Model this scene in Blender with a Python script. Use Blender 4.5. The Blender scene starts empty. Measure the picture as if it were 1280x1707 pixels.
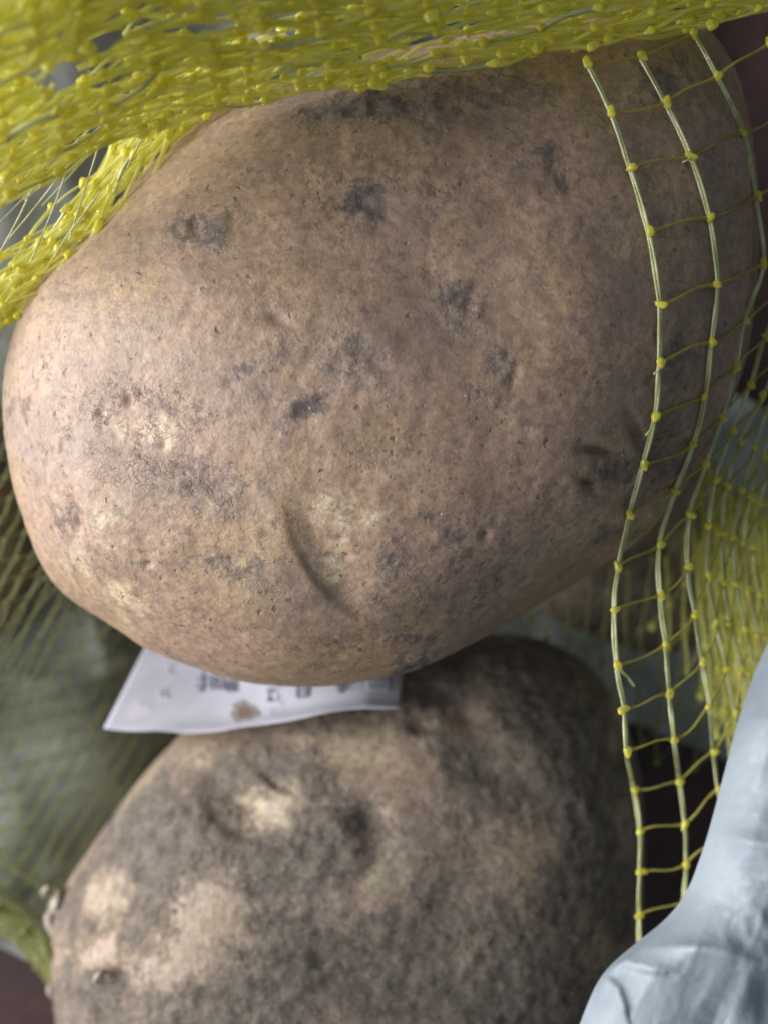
import bpy, math, random
import numpy as np
from mathutils import Vector, Matrix
from mathutils.bvhtree import BVHTree
random.seed(7)
rng = np.random.default_rng(11)
sc = bpy.context.scene
col = sc.collection
S = 0.01                      # everything below is written in centimetres

# ------------------------------------------------------------------ camera
CAM_H = 24.0                  # camera height above the floor, cm
REF_D = 16.0                  # at this distance one centimetre spans 100 px of the 1280 px photograph
cam_d = bpy.data.cameras.new('camera')
cam = bpy.data.objects.new('camera', cam_d); col.objects.link(cam)
cam.location = (0, 0, CAM_H*S)
cam_d.sensor_fit = 'HORIZONTAL'; cam_d.sensor_width = 36; cam_d.lens = 36*REF_D/12.8
cam_d.clip_start = 0.01; cam_d.clip_end = 50
cam_d.dof.use_dof = True; cam_d.dof.focus_distance = 0.125; cam_d.dof.aperture_fstop = 15
sc.camera = cam

def P(px, py, z):
    """point at height z (cm) seen at photo pixel px, py"""
    k = (CAM_H-z)/REF_D/100
    return Vector(((px-640)*k, -(py-853.5)*k, z))

# ------------------------------------------------------------------ light: one big window to the left, dim room around
w = bpy.data.worlds.new('World'); sc.world = w; w.use_nodes = True
bg = w.node_tree.nodes['Background']; bg.inputs[0].default_value = (0.80, 0.90, 1.0, 1); bg.inputs[1].default_value = 0.21
ld = bpy.data.lights.new('window_light', 'AREA'); ld.shape = 'RECTANGLE'; ld.size = 1.5; ld.size_y = 1.5
ld.energy = 90; ld.color = (1.0, 0.975, 0.965)
lo = bpy.data.objects.new('window_light', ld); col.objects.link(lo)
lo.location = (-1.65, 0.08, 0.58)
lo.rotation_euler = (Vector((0, 0, 0.05))-Vector(lo.location)).to_track_quat('-Z', 'Y').to_euler()
sc.view_settings.view_transform = 'Standard'; sc.view_settings.look = 'None'
sc.view_settings.exposure = 0.0; sc.view_settings.gamma = 1.0
sc.cycles.transparent_max_bounces = 24; sc.cycles.max_bounces = 8
sc.cycles.use_denoising = True
sc.cycles.pixel_filter_type = 'GAUSSIAN'; sc.cycles.filter_width = 2.0

# ------------------------------------------------------------------ noise in numpy
_perm = rng.permutation(4096)
_val = rng.random(4096)*2-1
def vnoise(p, f, seed=0):
    q = p*f + seed*17.31 + 500
    i = np.floor(q).astype(np.int64); t = q-i; t = t*t*t*(t*(t*6-15)+10)
    out = 0
    for a in (0, 1):
        for b in (0, 1):
            for c in (0, 1):
                h = _perm[(_perm[(_perm[(i[:, 0]+a) & 4095]+i[:, 1]+b) & 4095]+i[:, 2]+c) & 4095]
                wx = t[:, 0] if a else 1-t[:, 0]; wy = t[:, 1] if b else 1-t[:, 1]; wz = t[:, 2] if c else 1-t[:, 2]
                out = out + _val[h]*wx*wy*wz
    return out
def fbm(p, f, o=4, seed=0):
    s = 0; a = 1
    for k in range(o):
        s = s+a*vnoise(p, f*2.03**k, seed+k); a *= 0.5
    return s

# ------------------------------------------------------------------ object helpers
def tag(o, label=None, cat=None, group=None, kind=None):
    if label: o['label'] = label
    if cat: o['category'] = cat
    if group: o['group'] = group
    if kind: o['kind'] = kind
    return o
def empty(name, loc):
    o = bpy.data.objects.new(name, None); o.location = (loc[0]*S, loc[1]*S, loc[2]*S)
    o.empty_display_size = .02; col.objects.link(o); return o
def mesh_from(name, verts, faces, mat, smooth=True, origin=(0, 0, 0)):
    me = bpy.data.meshes.new(name)
    v = (np.asarray(verts, float)-np.asarray(origin, float))*S
    f = np.asarray(faces)
    if f.ndim == 2:
        me.vertices.add(len(v)); me.vertices.foreach_set('co', v.ravel())
        n = f.shape[1]
        me.loops.add(f.size); me.loops.foreach_set('vertex_index', f.ravel().astype(np.int32))
        me.polygons.add(len(f)); me.polygons.foreach_set('loop_start', np.arange(0, f.size, n, dtype=np.int32))
        me.update(calc_edges=True)
    else:
        me.from_pydata([tuple(a) for a in v], [], [tuple(a) for a in faces])
    me.validate()
    if smooth: me.shade_smooth()
    if mat: me.materials.append(mat)
    return me
def link(name, me, parent=None, loc=(0, 0, 0)):
    """parent empties stand at their own base, so children are written relative to it"""
    o = bpy.data.objects.new(name, me); col.objects.link(o)
    o.location = (loc[0]*S, loc[1]*S, loc[2]*S)
    if parent is not None:
        o.parent = parent
        o.location = Vector(o.location)-Vector(parent.location)
    return o

# ------------------------------------------------------------------ node helpers
class NT:
    def __init__(s, name):
        s.m = bpy.data.materials.new(name); s.m.use_nodes = True; s.t = s.m.node_tree
        s.b = s.t.nodes['Principled BSDF']; s.out = s.t.nodes['Material Output']
        tc = s.t.nodes.new('ShaderNodeTexCoord'); mp = s.t.nodes.new('ShaderNodeMapping')
        mp.inputs['Scale'].default_value = (100, 100, 100)
        s.t.links.new(tc.outputs['Object'], mp.inputs[0]); s.co = mp.outputs[0]
    def n(s, t, **k):
        x = s.t.nodes.new(t)
        for a, b in k.items(): setattr(x, a, b)
        return x
    def put(s, sock, v):
        if hasattr(v, 'links') or isinstance(v, bpy.types.NodeSocket): s.t.links.new(v, sock)
        else: sock.default_value = v
    def noise(s, scale, detail=4, rough=.55, dist=0, co=None, off=None):
        x = s.n('ShaderNodeTexNoise'); x.inputs['Scale'].default_value = scale; x.inputs['Detail'].default_value = detail
        x.inputs['Roughness'].default_value = rough; x.inputs['Distortion'].default_value = dist
        c = co or s.co
        if off:
            a = s.n('ShaderNodeVectorMath', operation='ADD'); s.put(a.inputs[0], c); a.inputs[1].default_value = (off, off*.7, off*1.3); c = a.outputs[0]
        s.put(x.inputs['Vector'], c); return x.outputs['Fac']
    def vor(s, scale, feature='F1', out='Distance', co=None):
        x = s.n('ShaderNodeTexVoronoi', feature=feature); x.inputs['Scale'].default_value = scale
        s.put(x.inputs['Vector'], co or s.co); return x.outputs[out]
    def math(s, op, a, b=0.0, c=0.0, clamp=False):
        x = s.n('ShaderNodeMath', operation=op); x.use_clamp = clamp
        s.put(x.inputs[0], a); s.put(x.inputs[1], b); s.put(x.inputs[2], c); return x.outputs[0]
    def ramp(s, f, lo, hi, a=0.0, b=1.0):
        x = s.n('ShaderNodeMapRange', interpolation_type='SMOOTHSTEP')
        s.put(x.inputs[0], f); x.inputs[1].default_value = lo; x.inputs[2].default_value = hi
        x.inputs[3].default_value = a; x.inputs[4].default_value = b; return x.outputs[0]
    def mix(s, f, a, b, mode='MIX'):
        x = s.n('ShaderNodeMix', data_type='RGBA', blend_type=mode)
        s.put(x.inputs[0], f)
        s.put(x.inputs[6], a if not isinstance(a, tuple) else (*a, 1)); s.put(x.inputs[7], b if not isinstance(b, tuple) else (*b, 1))
        return x.outputs[2]
    def attr(s, name):
        x = s.n('ShaderNodeAttribute', attribute_name=name); return x.outputs['Fac']
    def bump(s, h, strength=.5, dist=.001, normal=None):
        x = s.n('ShaderNodeBump'); x.inputs['Strength'].default_value = strength; x.inputs['Distance'].default_value = dist
        s.put(x.inputs['Height'], h)
        if normal: s.put(x.inputs['Normal'], normal)
        return x.outputs[0]

def potato_material(name, skin, skin2, pale, soil, soil2, dirt_bias=0.0, soil_amt=1.0, relief=1.0, dgain=2.1):
    m = NT(name); b = m.b
    big = m.noise(.45, 3, .5); mid = m.noise(1.8, 5, .6, off=3); fine = m.noise(9, 6, .7, off=9); grain = m.noise(26, 3, .7, off=5)
    c = m.mix(m.ramp(big, .36, .62), skin, skin2)
    c = m.mix(m.math('MULTIPLY', m.ramp(m.noise(.6, 4, .6, off=61), .46, .68), .75), c, (.27, .195, .16))
    c = m.mix(m.math('MULTIPLY', m.ramp(mid, .42, .72), .55), c, tuple(x*.62 for x in skin))
    pal = m.math('MULTIPLY', m.attr('pale'), m.ramp(m.noise(2.4, 4, .6, off=13), .3, .62))
    c = m.mix(m.ramp(pal, .12, .75), c, pale)
    # fine mottling of the skin
    c = m.mix(m.ramp(fine, .40, .66, 0, .62), c, tuple(x*.45 for x in skin2))
    c = m.mix(m.math('MULTIPLY', m.ramp(m.noise(4.5, 5, .7, off=71), .5, .62), .42), c, (.15, .105, .10))
    c = m.mix(m.ramp(grain, .5, .75, 0, .38), c, tuple(min(1, x*1.5) for x in skin))
    # fine wrinkled net in the skin
    warp = m.n('ShaderNodeVectorMath', operation='ADD'); nz = m.n('ShaderNodeTexNoise'); nz.inputs['Scale'].default_value = 3.4; nz.inputs['Detail'].default_value = 4
    m.put(nz.inputs['Vector'], m.co); m.put(warp.inputs[0], m.co); m.put(warp.inputs[1], nz.outputs['Color'])
    edge = m.vor(4.6, 'DISTANCE_TO_EDGE', co=warp.outputs[0])
    crack = m.math('MULTIPLY', m.math('MULTIPLY', m.ramp(edge, .0, .07, 1, 0), m.ramp(m.noise(3.5, 3, .6, off=21), .44, .6)), m.ramp(m.attr('web'), .1, .8))
    c = m.mix(m.math('MULTIPLY', crack, .75), c, tuple(x*.35 for x in skin2))
    # lenticels: small brown specks
    v = m.n('ShaderNodeTexVoronoi'); v.inputs['Scale'].default_value = 4.6; v.inputs['Randomness'].default_value = 1
    vw = m.n('ShaderNodeVectorMath', operation='ADD'); n2 = m.n('ShaderNodeTexNoise'); n2.inputs['Scale'].default_value = 7
    sc_ = m.n('ShaderNodeVectorMath', operation='SCALE'); sc_.inputs['Scale'].default_value = .22
    m.put(n2.inputs['Vector'], m.co); m.put(sc_.inputs[0], n2.outputs['Color']); m.put(vw.inputs[0], m.co); m.put(vw.inputs[1], sc_.outputs[0])
    m.put(v.inputs['Vector'], vw.outputs[0])
    sep = m.n('ShaderNodeSeparateColor'); m.put(sep.inputs[0], v.outputs['Color'])
    size = m.ramp(sep.outputs[0], .45, 1, .0, .19)
    spot = m.ramp(m.math('SUBTRACT', v.outputs['Distance'], size), -.06, .03, 1, 0)
    spot = m.math('MULTIPLY', spot, m.ramp(sep.outputs[0], .5, .6))
    c = m.mix(m.math('MULTIPLY', spot, .7), c, tuple(x*.25 for x in skin2))
    # crumbs and scratches, thicker where the skin is webbed
    v3 = m.n('ShaderNodeTexVoronoi'); v3.inputs['Scale'].default_value = 9.5; m.put(v3.inputs['Vector'], vw.outputs[0])
    s3 = m.n('ShaderNodeSeparateColor'); m.put(s3.inputs[0], v3.outputs['Color'])
    th3 = m.ramp(m.attr('web'), 0, 1, .84, .52)
    sp3 = m.math('MULTIPLY', m.ramp(v3.outputs['Distance'], .16, .34, 1, 0), m.math('GREATER_THAN', s3.outputs[2], th3))
    c = m.mix(m.math('MULTIPLY', sp3, .65), c, (.10, .07, .06))
    du = m.math('MULTIPLY', m.attr('dust_shade'), m.ramp(m.math('ADD', m.noise(1.1, 6, .65, .4, off=81), m.math('MULTIPLY', fine, .35)), .48, .78))  # thin dust film that also carries painted shade in its colour
    c = m.mix(m.math('MULTIPLY', du, .72), c, (.165, .125, .108))
    # soil
    dn = m.math('ADD', m.math('MULTIPLY', m.noise(3.2, 8, .74, .3, off=31), dgain), m.math('MULTIPLY', fine, .9))
    d = m.math('ADD', m.math('ADD', m.attr('dirt'), dirt_bias), m.math('SUBTRACT', dn, .5*dgain+.50))
    dm = m.ramp(d, .22, .95)
    sc2 = m.mix(m.ramp(m.math('ADD', m.math('MULTIPLY', m.noise(3.2, 4, .6, off=44), .5), m.math('MULTIPLY', m.noise(12, 5, .75, off=41), .6)), .42, .68), soil, soil2)
    c = m.mix(m.math('MULTIPLY', dm, soil_amt), c, sc2)
    # pale sand grains
    g = m.n('ShaderNodeTexVoronoi'); g.inputs['Scale'].default_value = 13; m.put(g.inputs['Vector'], m.co)
    gs = m.n('ShaderNodeSeparateColor'); m.put(gs.inputs[0], g.outputs['Color'])
    grainm = m.math('MULTIPLY', m.ramp(g.outputs['Distance'], .12, .26, 1, 0), m.math('GREATER_THAN', gs.outputs[1], .93))
    grainm = m.math('MULTIPLY', grainm, m.ramp(d, .0, .4, .25, 1))
    c = m.mix(m.math('MULTIPLY', grainm, .75), c, (.62, .56, .5))
    m.put(b.inputs['Base Color'], c)
    m.put(b.inputs['Roughness'], m.math('SUBTRACT', m.ramp(dm, 0, 1, .46, .85), m.math('MULTIPLY', grainm, .4)))
    b.inputs['Specular IOR Level'].default_value = .45
    b.inputs['Subsurface Weight'].default_value = .0
    hgt = m.math('ADD', m.math('MULTIPLY', fine, .5), m.math('MULTIPLY', grain, .18))
    hgt = m.math('SUBTRACT', hgt, m.math('MULTIPLY', crack, .3))
    hgt = m.math('SUBTRACT', hgt, m.math('MULTIPLY', spot, .35))
    rough_h = m.math('MULTIPLY', m.math('MULTIPLY', dm, relief), m.math('ADD', m.noise(11, 6, .75, off=51), m.math('MULTIPLY', grainm, .8)))
    hgt = m.math('ADD', hgt, m.math('MULTIPLY', rough_h, 1.3))
    m.put(b.inputs['Normal'], m.bump(hgt, .6*relief, .0005))
    return m.m

# ------------------------------------------------------------------ potatoes
def cube_sphere(N):
    key = {}; vs = []; fs = []
    t = np.tan(np.linspace(-1, 1, N+1)*math.pi/4)
    base = 0; allv = []; allf = []
    a, b_ = np.meshgrid(t, t, indexing='ij')
    one = np.ones_like(a)
    for (x, y, z) in ((a, b_, one), (b_, a, -one), (one, a, b_), (-one, b_, a), (b_, one, a), (a, -one, b_)):
        v = np.stack([x, y, z], -1).reshape(-1, 3)
        idx = np.arange((N+1)*(N+1)).reshape(N+1, N+1)+base
        f = np.stack([idx[:-1, :-1], idx[1:, :-1], idx[1:, 1:], idx[:-1, 1:]], -1).reshape(-1, 4)
        allv.append(v); allf.append(f); base += len(v)
    v = np.concatenate(allv); f = np.concatenate(allf)
    q = np.round(v, 6); _, first, inv = np.unique(q, axis=0, return_index=True, return_inverse=True)
    inv = inv.ravel()
    v = v[first]; f = inv[f]
    return v/np.linalg.norm(v, axis=1, keepdims=True), f

def smooth_outline(pts, c, shrink):
    a = []; r = []
    for p in pts:
        d = (p-c); a.append(math.atan2(d.y, d.x)); r.append(math.hypot(d.x, d.y)*shrink)
    o = np.argsort(a); a = np.array(a)[o]; r = np.array(r)[o]
    aa = np.concatenate([a-2*math.pi, a, a+2*math.pi]); rr = np.concatenate([r, r, r])
    g = np.linspace(-math.pi, math.pi, 720, endpoint=False)
    R = np.interp(g, aa, rr)
    k = np.exp(-.5*(np.arange(-30, 31)/9.0)**2); k /= k.sum()
    R = np.convolve(np.concatenate([R[-30:], R, R[:30]]), k, 'valid')
    return lambda th: np.interp(th, np.concatenate([g-2*math.pi, g, g+2*math.pi]), np.concatenate([R, R, R]))

def seg_signed(px, py, line):
    """unsigned distance, side, and position along a polyline (photo px)"""
    best = np.full(px.shape, 1e9); sgn = np.ones(px.shape); tt = np.zeros(px.shape)
    n = len(line)-1
    for i in range(n):
        ax, ay = line[i]; bx, by = line[i+1]; ux, uy = bx-ax, by-ay; L = ux*ux+uy*uy
        t = np.clip(((px-ax)*ux+(py-ay)*uy)/L, 0, 1)
        dx = px-ax-t*ux; dy = py-ay-t*uy; d = np.hypot(dx, dy)
        s = -np.sign(ux*(py-ay)-uy*(px-ax)); m = d < best
        best = np.where(m, d, best); sgn = np.where(m, s, sgn); tt = np.where(m, (i+t)/n, tt)
    return best, sgn, tt

def blobs(px, py, lst):
    s = np.zeros(px.shape)
    for q in lst:
        x, y, rx, ry, ang, k = q
        c, sn = math.cos(math.radians(ang)), math.sin(math.radians(ang))
        u = ((px-x)*c+(py-y)*sn)/rx; v = (-(px-x)*sn+(py-y)*c)/ry
        s = np.maximum(s, k*np.exp(-(u*u+v*v)**1.0*.9))
    return s

def make_potato(outline, centre, zmid, htop, hbot, mat, N, dents=(), creases=(), dirt=(), pale=(), dirt0=0., lump=.13, soil_amp=0., seed=0, tilt=(0, 0), web=(), dust_shade=(), name='potato', label='', fz=.62):
    c = P(*centre, zmid)
    h = (CAM_H-zmid); shrink = math.sqrt(max(.5, 1-(htop/h)**2))
    R = smooth_outline([P(x, y, zmid) for x, y in outline], c, shrink)
    d, f = cube_sphere(N)
    th = np.arctan2(d[:, 1], d[:, 0]); cz = np.hypot(d[:, 0], d[:, 1]); sz = d[:, 2]
    # circular blend near the axis so the crown stays round
    r = R(th); rm = r.mean()
    r = rm+(r-rm)*np.clip(cz/.75, 0, 1)**1.5
    rad = r*cz**.92
    H = np.where(sz > 0, htop, hbot)
    x = c.x+rad*np.cos(th); y = c.y+rad*np.sin(th)
    z = zmid+H*np.sign(sz)*np.abs(sz)**.92
    z = z+(tilt[0]*(x-c.x)+tilt[1]*(y-c.y))*np.abs(sz)
    v = np.stack([x, y, z], -1)
    n = np.stack([d[:, 0]/rm, d[:, 1]/rm, d[:, 2]/H], -1); n /= np.linalg.norm(n, axis=1, keepdims=True)
    disp = lump*(1.0*vnoise(v, .22, seed)+.55*vnoise(v, .55, seed+5))*np.clip(np.abs(sz)*2.2, .25, 1)
    disp += lump*.08*fbm(v, 1.4, 3, seed+9)
    disp += lump*.022*fbm(v, 6, 3, seed+12)
    disp += .012*np.minimum(0, fbm(v, 2.6, 3, seed+14)+.25)
    k = REF_D*100/(CAM_H-v[:, 2]); px = v[:, 0]*k+640; py = 853.5-v[:, 1]*k
    up = np.clip(sz*6+1, 0, 1)
    wx = fbm(v, .8, 4, seed+20)*24; wy = fbm(v, .8, 4, seed+30)*24
    for q in dents:
        x0, y0, rx, ry, ang, k_ = q
        disp -= up*blobs(px+wx*.25, py+wy*.25, [(x0, y0, rx, ry, ang, 1.0)])*k_
    for (line, w_in, w_out, depth) in creases:
        dd, s, t = seg_signed(px+wx*.12, py+wy*.12, line)
        env = np.clip(np.sin(math.pi*np.clip(t*.94+.03, 0, 1)), 0, 1)**.7
        prof = np.where(s > 0, np.exp(-(dd/(w_in*(.35+.65*env)))**1.3), np.exp(-(dd/w_out)**2))
        disp -= up*depth*prof*env
        disp += up*depth*.07*np.exp(-((dd-w_out*1.9)/(w_out*1.2))**2)*(s < 0)*env
    gen = fbm(v, .75, 5, seed+60)
    hx = fbm(v, 3.1, 3, seed+70)*16; hy = fbm(v, 3.1, 3, seed+75)*16
    dm = np.clip(dirt0+blobs(px+wx+hx, py+wy+hy, dirt)*(1.15+.5*fbm(v, 1.6, 3, seed+65))+(.70 if soil_amp else .24)*gen, 0, 1.2)
    pm = blobs(px+wx*.8, py+wy*.8, pale)
    dm = np.clip(dm-(pm*1.1 if soil_amp else pm*.3), -.3, 1.3)
    if soil_amp:
        cl = fbm(v, 2.3, 5, seed+40); disp += soil_amp*np.clip(dm, 0, 1)*(np.abs(cl)*1.0+.5*fbm(v, 8, 3, seed+45))
    disp += (.016 if soil_amp else .022)*np.clip(dm, 0, 1)*fbm(v, 5.5, 4, seed+50)
    v = v+n*disp[:, None]
    org = (c.x, c.y, v[:, 2].min())
    me = mesh_from(name, v, f, mat, origin=org)
    for nm, arr in (('dirt', dm), ('pale', pm), ('web', blobs(px+wx, py+wy, web)), ('dust_shade', blobs(px+wx*1.5, py+wy*1.5, dust_shade))):
        a = me.attributes.new(nm, 'FLOAT', 'POINT'); a.data.foreach_set('value', arr.astype(np.float32))
    o = link(name, me, loc=org)
    tag(o, label, 'potato')
    bvh = BVHTree.FromPolygons([tuple(p) for p in v[::1]], [tuple(q) for q in f.tolist()]) if N > 150 else None
    return o, bvh

M_p1 = potato_material('pink_tan_skin', (.41, .285, .168), (.43, .29, .212), (.68, .54, .37), (.060, .053, .058), (.170, .145, .145), soil_amt=.85)
M_p2 = potato_material('soiled_skin', (.36, .265, .18), (.34, .265, .20), (.42, .35, .245), (.046, .039, .033), (.205, .180, .152), dirt_bias=-.02, soil_amt=.82, relief=1.25, dgain=1.8)

OUT1 = [(12, 640), (30, 560), (80, 480), (180, 378), (290, 270), (400, 188), (520, 148), (700, 100), (900, 62), (1060, 42), (1150, 45), (1212, 100), (1245, 220), (1259, 330), (1257, 450), (1246, 560), (1215, 680),
        (1165, 785), (1100, 872), (1030, 935), (930, 992), (830, 1048), (730, 1100), (670, 1126), (560, 1148), (440, 1150), (360, 1135), (280, 1103), (200, 1073), (130, 1030), (80, 985), (52, 930), (40, 870), (22, 800), (12, 730)]
big, bvh1 = make_potato(OUT1, (640, 600), 8.6, 3.7, 3.7, M_p1, 250, seed=3,
    dust_shade=[(620, 330, 330, 120, 0, .9), (700, 560, 260, 150, 0, .75), (1100, 500, 130, 420, 0, .9), (430, 650, 130, 90, 0, .6), (300, 820, 160, 50, 20, .7), (700, 1000, 220, 70, -10, .55), (1000, 850, 160, 100, -30, .7), (700, 160, 420, 80, -5, 1)],  # dust plus painted shade: darkens top, centre and right end against the left
    web=[(230, 690, 120, 70, 10, 1), (300, 820, 150, 60, 20, 1), (130, 980, 60, 90, 0, .8), (460, 870, 90, 60, 0, .7), (420, 470, 90, 60, 0, .5), (620, 760, 120, 60, 0, .4)],
    label='large pink-brown potato with faint soil smears and a curved dent, on top of the pile', lump=.17,
    dents=[(566, 955, 66, 28, 54, .085), (520, 880, 40, 24, 70, .05), (110, 850, 14, 50, -12, .10), (165, 1045, 60, 13, 32, .09), (575, 930, 8, 5, 0, .03), (563, 902, 7, 5, 0, .03), (1000, 752, 26, 8, 14, .15), (1058, 728, 30, 9, 70, .14), (1110, 765, 20, 40, 20, .40), (980, 812, 20, 7, 40, .08), (1070, 830, 30, 16, -10, .16),
           (980, 808, 9, 14, 0, .07), (208, 670, 7, 12, -20, .05), (168, 690, 7, 6, 0, .05), (266, 744, 9, 9, 0, .06), (452, 528, 16, 10, 10, .05), (805, 885, 7, 7, 0, .06), (240, 945, 8, 6, 0, .04), (785, 500, 10, 26, 10, .035),
           (945, 300, 30, 14, 50, .04), (860, 625, 8, 16, 20, .03), (325, 380, 18, 18, 0, .05), (700, 460, 140, 60, 10, .10), (330, 800, 90, 30, 20, .06), (600, 330, 60, 30, 0, .05)],
    creases=[([(484, 850), (494, 900), (522, 950), (560, 992), (608, 1020)], 70, 7, .040)],
    dirt=[(600, 335, 52, 40, 5, .85), (320, 375, 40, 34, 0, .95), (400, 290, 34, 24, 0, .45), (935, 285, 55, 26, 45, .7), (760, 530, 52, 46, 0, 1.0), (835, 615, 44, 24, 10, .6), (812, 675, 42, 30, 0, .7), (650, 175, 140, 40, -8, 1.2), (860, 140, 90, 34, -5, .6),
          (510, 690, 42, 36, 0, .8), (380, 622, 28, 24, 0, .65), (690, 735, 44, 24, 0, .5), (330, 810, 110, 34, 20, .22), (240, 845, 60, 26, 30, .18), (40, 655, 18, 44, 0, .7), (1000, 790, 62, 42, 10, .75), (1110, 760, 50, 60, 0, .6), (690, 1078, 44, 20, 0, .75),
          (560, 1062, 40, 22, 0, .45), (640, 955, 50, 36, 20, .5), (740, 885, 60, 30, 0, .4), (600, 610, 70, 44, 30, .42), (1090, 620, 50, 70, 0, .45), (110, 850, 22, 44, 0, .5), (450, 600, 60, 40, 0, .3), (700, 300, 90, 40, 0, .4), (880, 470, 90, 60, 0, .26),
          (250, 690, 70, 30, 10, .35), (800, 1000, 60, 24, -25, .3), (1020, 900, 60, 26, -40, .45), (420, 960, 90, 30, 0, .3), (1130, 130, 80, 60, 0, .45)],
    pale=[(250, 735, 62, 36, 30, .85), (165, 865, 34, 60, -20, 1.0), (215, 1018, 46, 34, 30, 1.0), (565, 868, 60, 40, 0, .95), (870, 700, 46, 34, 0, .55), (130, 940, 40, 60, 0, .6), (240, 600, 120, 80, 0, .3), (640, 800, 90, 40, 0, .35), (552, 955, 24, 56, -35, .6), (810, 440, 90, 40, 0, .25)])

OUT2 = [(92, 1560), (84, 1510), (120, 1452), (180, 1365), (240, 1280), (320, 1200), (440, 1140), (600, 1095), (760, 1062), (880, 1050), (980, 1090), (1040, 1170), (1068, 1300), (1072, 1450), (1062, 1600), (1030, 1760), (930, 1910), (760, 2010),
        (560, 2040), (360, 2000), (200, 1900), (120, 1780), (96, 1660)]
low, bvh2 = make_potato(OUT2, (580, 1560), 5.0, 3.6, 4.6, M_p2, 215, seed=8, lump=.16, soil_amp=.014, tilt=(-.03, 0),
    label='soil-caked potato with peeling flakes of skin, lying below the paper slip', dirt0=.60,
    dents=[(385, 1330, 60, 34, 30, .26), (610, 1375, 26, 30, 0, .20), (190, 1640, 34, 20, 10, .28), (95, 1590, 14, 12, 0, .14), (700, 1150, 60, 24, 10, .10), (820, 1270, 60, 40, 20, .16), (780, 1190, 26, 16, 0, .14), (700, 1210, 18, 14, 0, .12),
           (195, 1470, 14, 20, 10, .10), (760, 1500, 60, 90, 20, .10), (480, 1500, 60, 50, 0, .08)],
    creases=[([(345, 1330), (360, 1365), (400, 1390), (440, 1392)], 30, 10, .10), ([(436, 1290), (460, 1312), (500, 1322)], 26, 8, .12)],
    dirt=[(400, 1300, 90, 60, 20, .5), (600, 1380, 44, 44, 0, .7), (500, 1430, 150, 50, -10, .45), (780, 1270, 110, 50, 20, .6), (860, 1500, 170, 90, 10, .35), (450, 1620, 120, 90, 0, .45), (640, 1620, 200, 70, 0, .4), (950, 1300, 90, 120, 0, .4),
          (190, 1350, 50, 60, 0, .35), (120, 1680, 60, 60, 0, .5), (280, 1420, 60, 50, 0, .4)],
    pale=[(455, 1352, 70, 36, 0, 1.0), (570, 1260, 120, 46, 5, .75), (640, 1450, 46, 66, 10, .9), (345, 1520, 44, 62, 20, .8), (175, 1500, 44, 44, -50, .75), (230, 1300, 60, 40, 0, .5), (770, 1190, 40, 24, 0, .6), (150, 1600, 40, 60, 0, .55), (390, 1440, 50, 26, 0, .5),
          (880, 1410, 50, 30, 0, .45), (700, 1300, 60, 40, 0, .4), (260, 1600, 70, 60, 0, .4), (980, 1580, 60, 50, 0, .4), (600, 1560, 50, 30, 0, .4), (1030, 1215, 24, 50, 0, .7)])
# peeling skin on the left rim of the lower potato
M_flake = NT('dry_skin_flake'); M_flake.put(M_flake.b.inputs['Base Color'], M_flake.mix(M_flake.noise(12, 3), (.30, .25, .20), (.46, .41, .35))); M_flake.b.inputs['Roughness'].default_value = .7; M_flake = M_flake.m
def surf(bvh, px, py, dflt):
    o = Vector((0, 0, CAM_H)); d = (P(px, py, 0)-o).normalized()
    h = bvh.ray_cast(o, d)
    return h[0] if h[0] is not None else P(px, py, dflt)
def ribbon_mesh(name, pts, widths, thick, mat, twist=None, origin=(0, 0, 0), sides=4):
    """closed ribbon/tube along pts; widths = half width (cm); thick = ratio or half thickness"""
    pts = [Vector(p) for p in pts]; n = len(pts); V = []; F = []
    for i, p in enumerate(pts):
        t = (pts[min(i+1, n-1)]-pts[max(i-1, 0)])
        if t.length < 1e-9: t = Vector((1, 0, 0))
        t.normalize()
        up = Vector((0, 0, 1)); s = t.cross(up)
        if s.length < 1e-3: s = Vector((1, 0, 0))
        s.normalize(); u = s.cross(t).normalized()
        if twist is not None:
            a = twist[i] if hasattr(twist, '__len__') else twist
            s, u = s*math.cos(a)+u*math.sin(a), u*math.cos(a)-s*math.sin(a)
        w_ = widths[i] if hasattr(widths, '__len__') else widths
        for k in range(sides):
            a = 2*math.pi*k/sides
            V.append(p+s*w_*math.cos(a)+u*thick*math.sin(a))
    for i in range(n-1):
        for k in range(sides):
            a = i*sides+k; b = i*sides+(k+1) % sides
            F.append((a, b, b+sides, a+sides))
    return V, F
def cr(pts, per=4):
    """Catmull-Rom through points"""
    p = [Vector(q) for q in pts]; p = [p[0]*2-p[1]]+p+[p[-1]*2-p[-2]]; out = []
    for i in range(1, len(p)-2):
        for k in range(per):
            t = k/per; a, b, c, d = p[i-1], p[i], p[i+1], p[i+2]
            out.append(.5*((2*b)+(c-a)*t+(2*a-5*b+4*c-d)*t*t+(3*b-a-3*c+d)*t*t*t))
    out.append(p[-2]); return out
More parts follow.
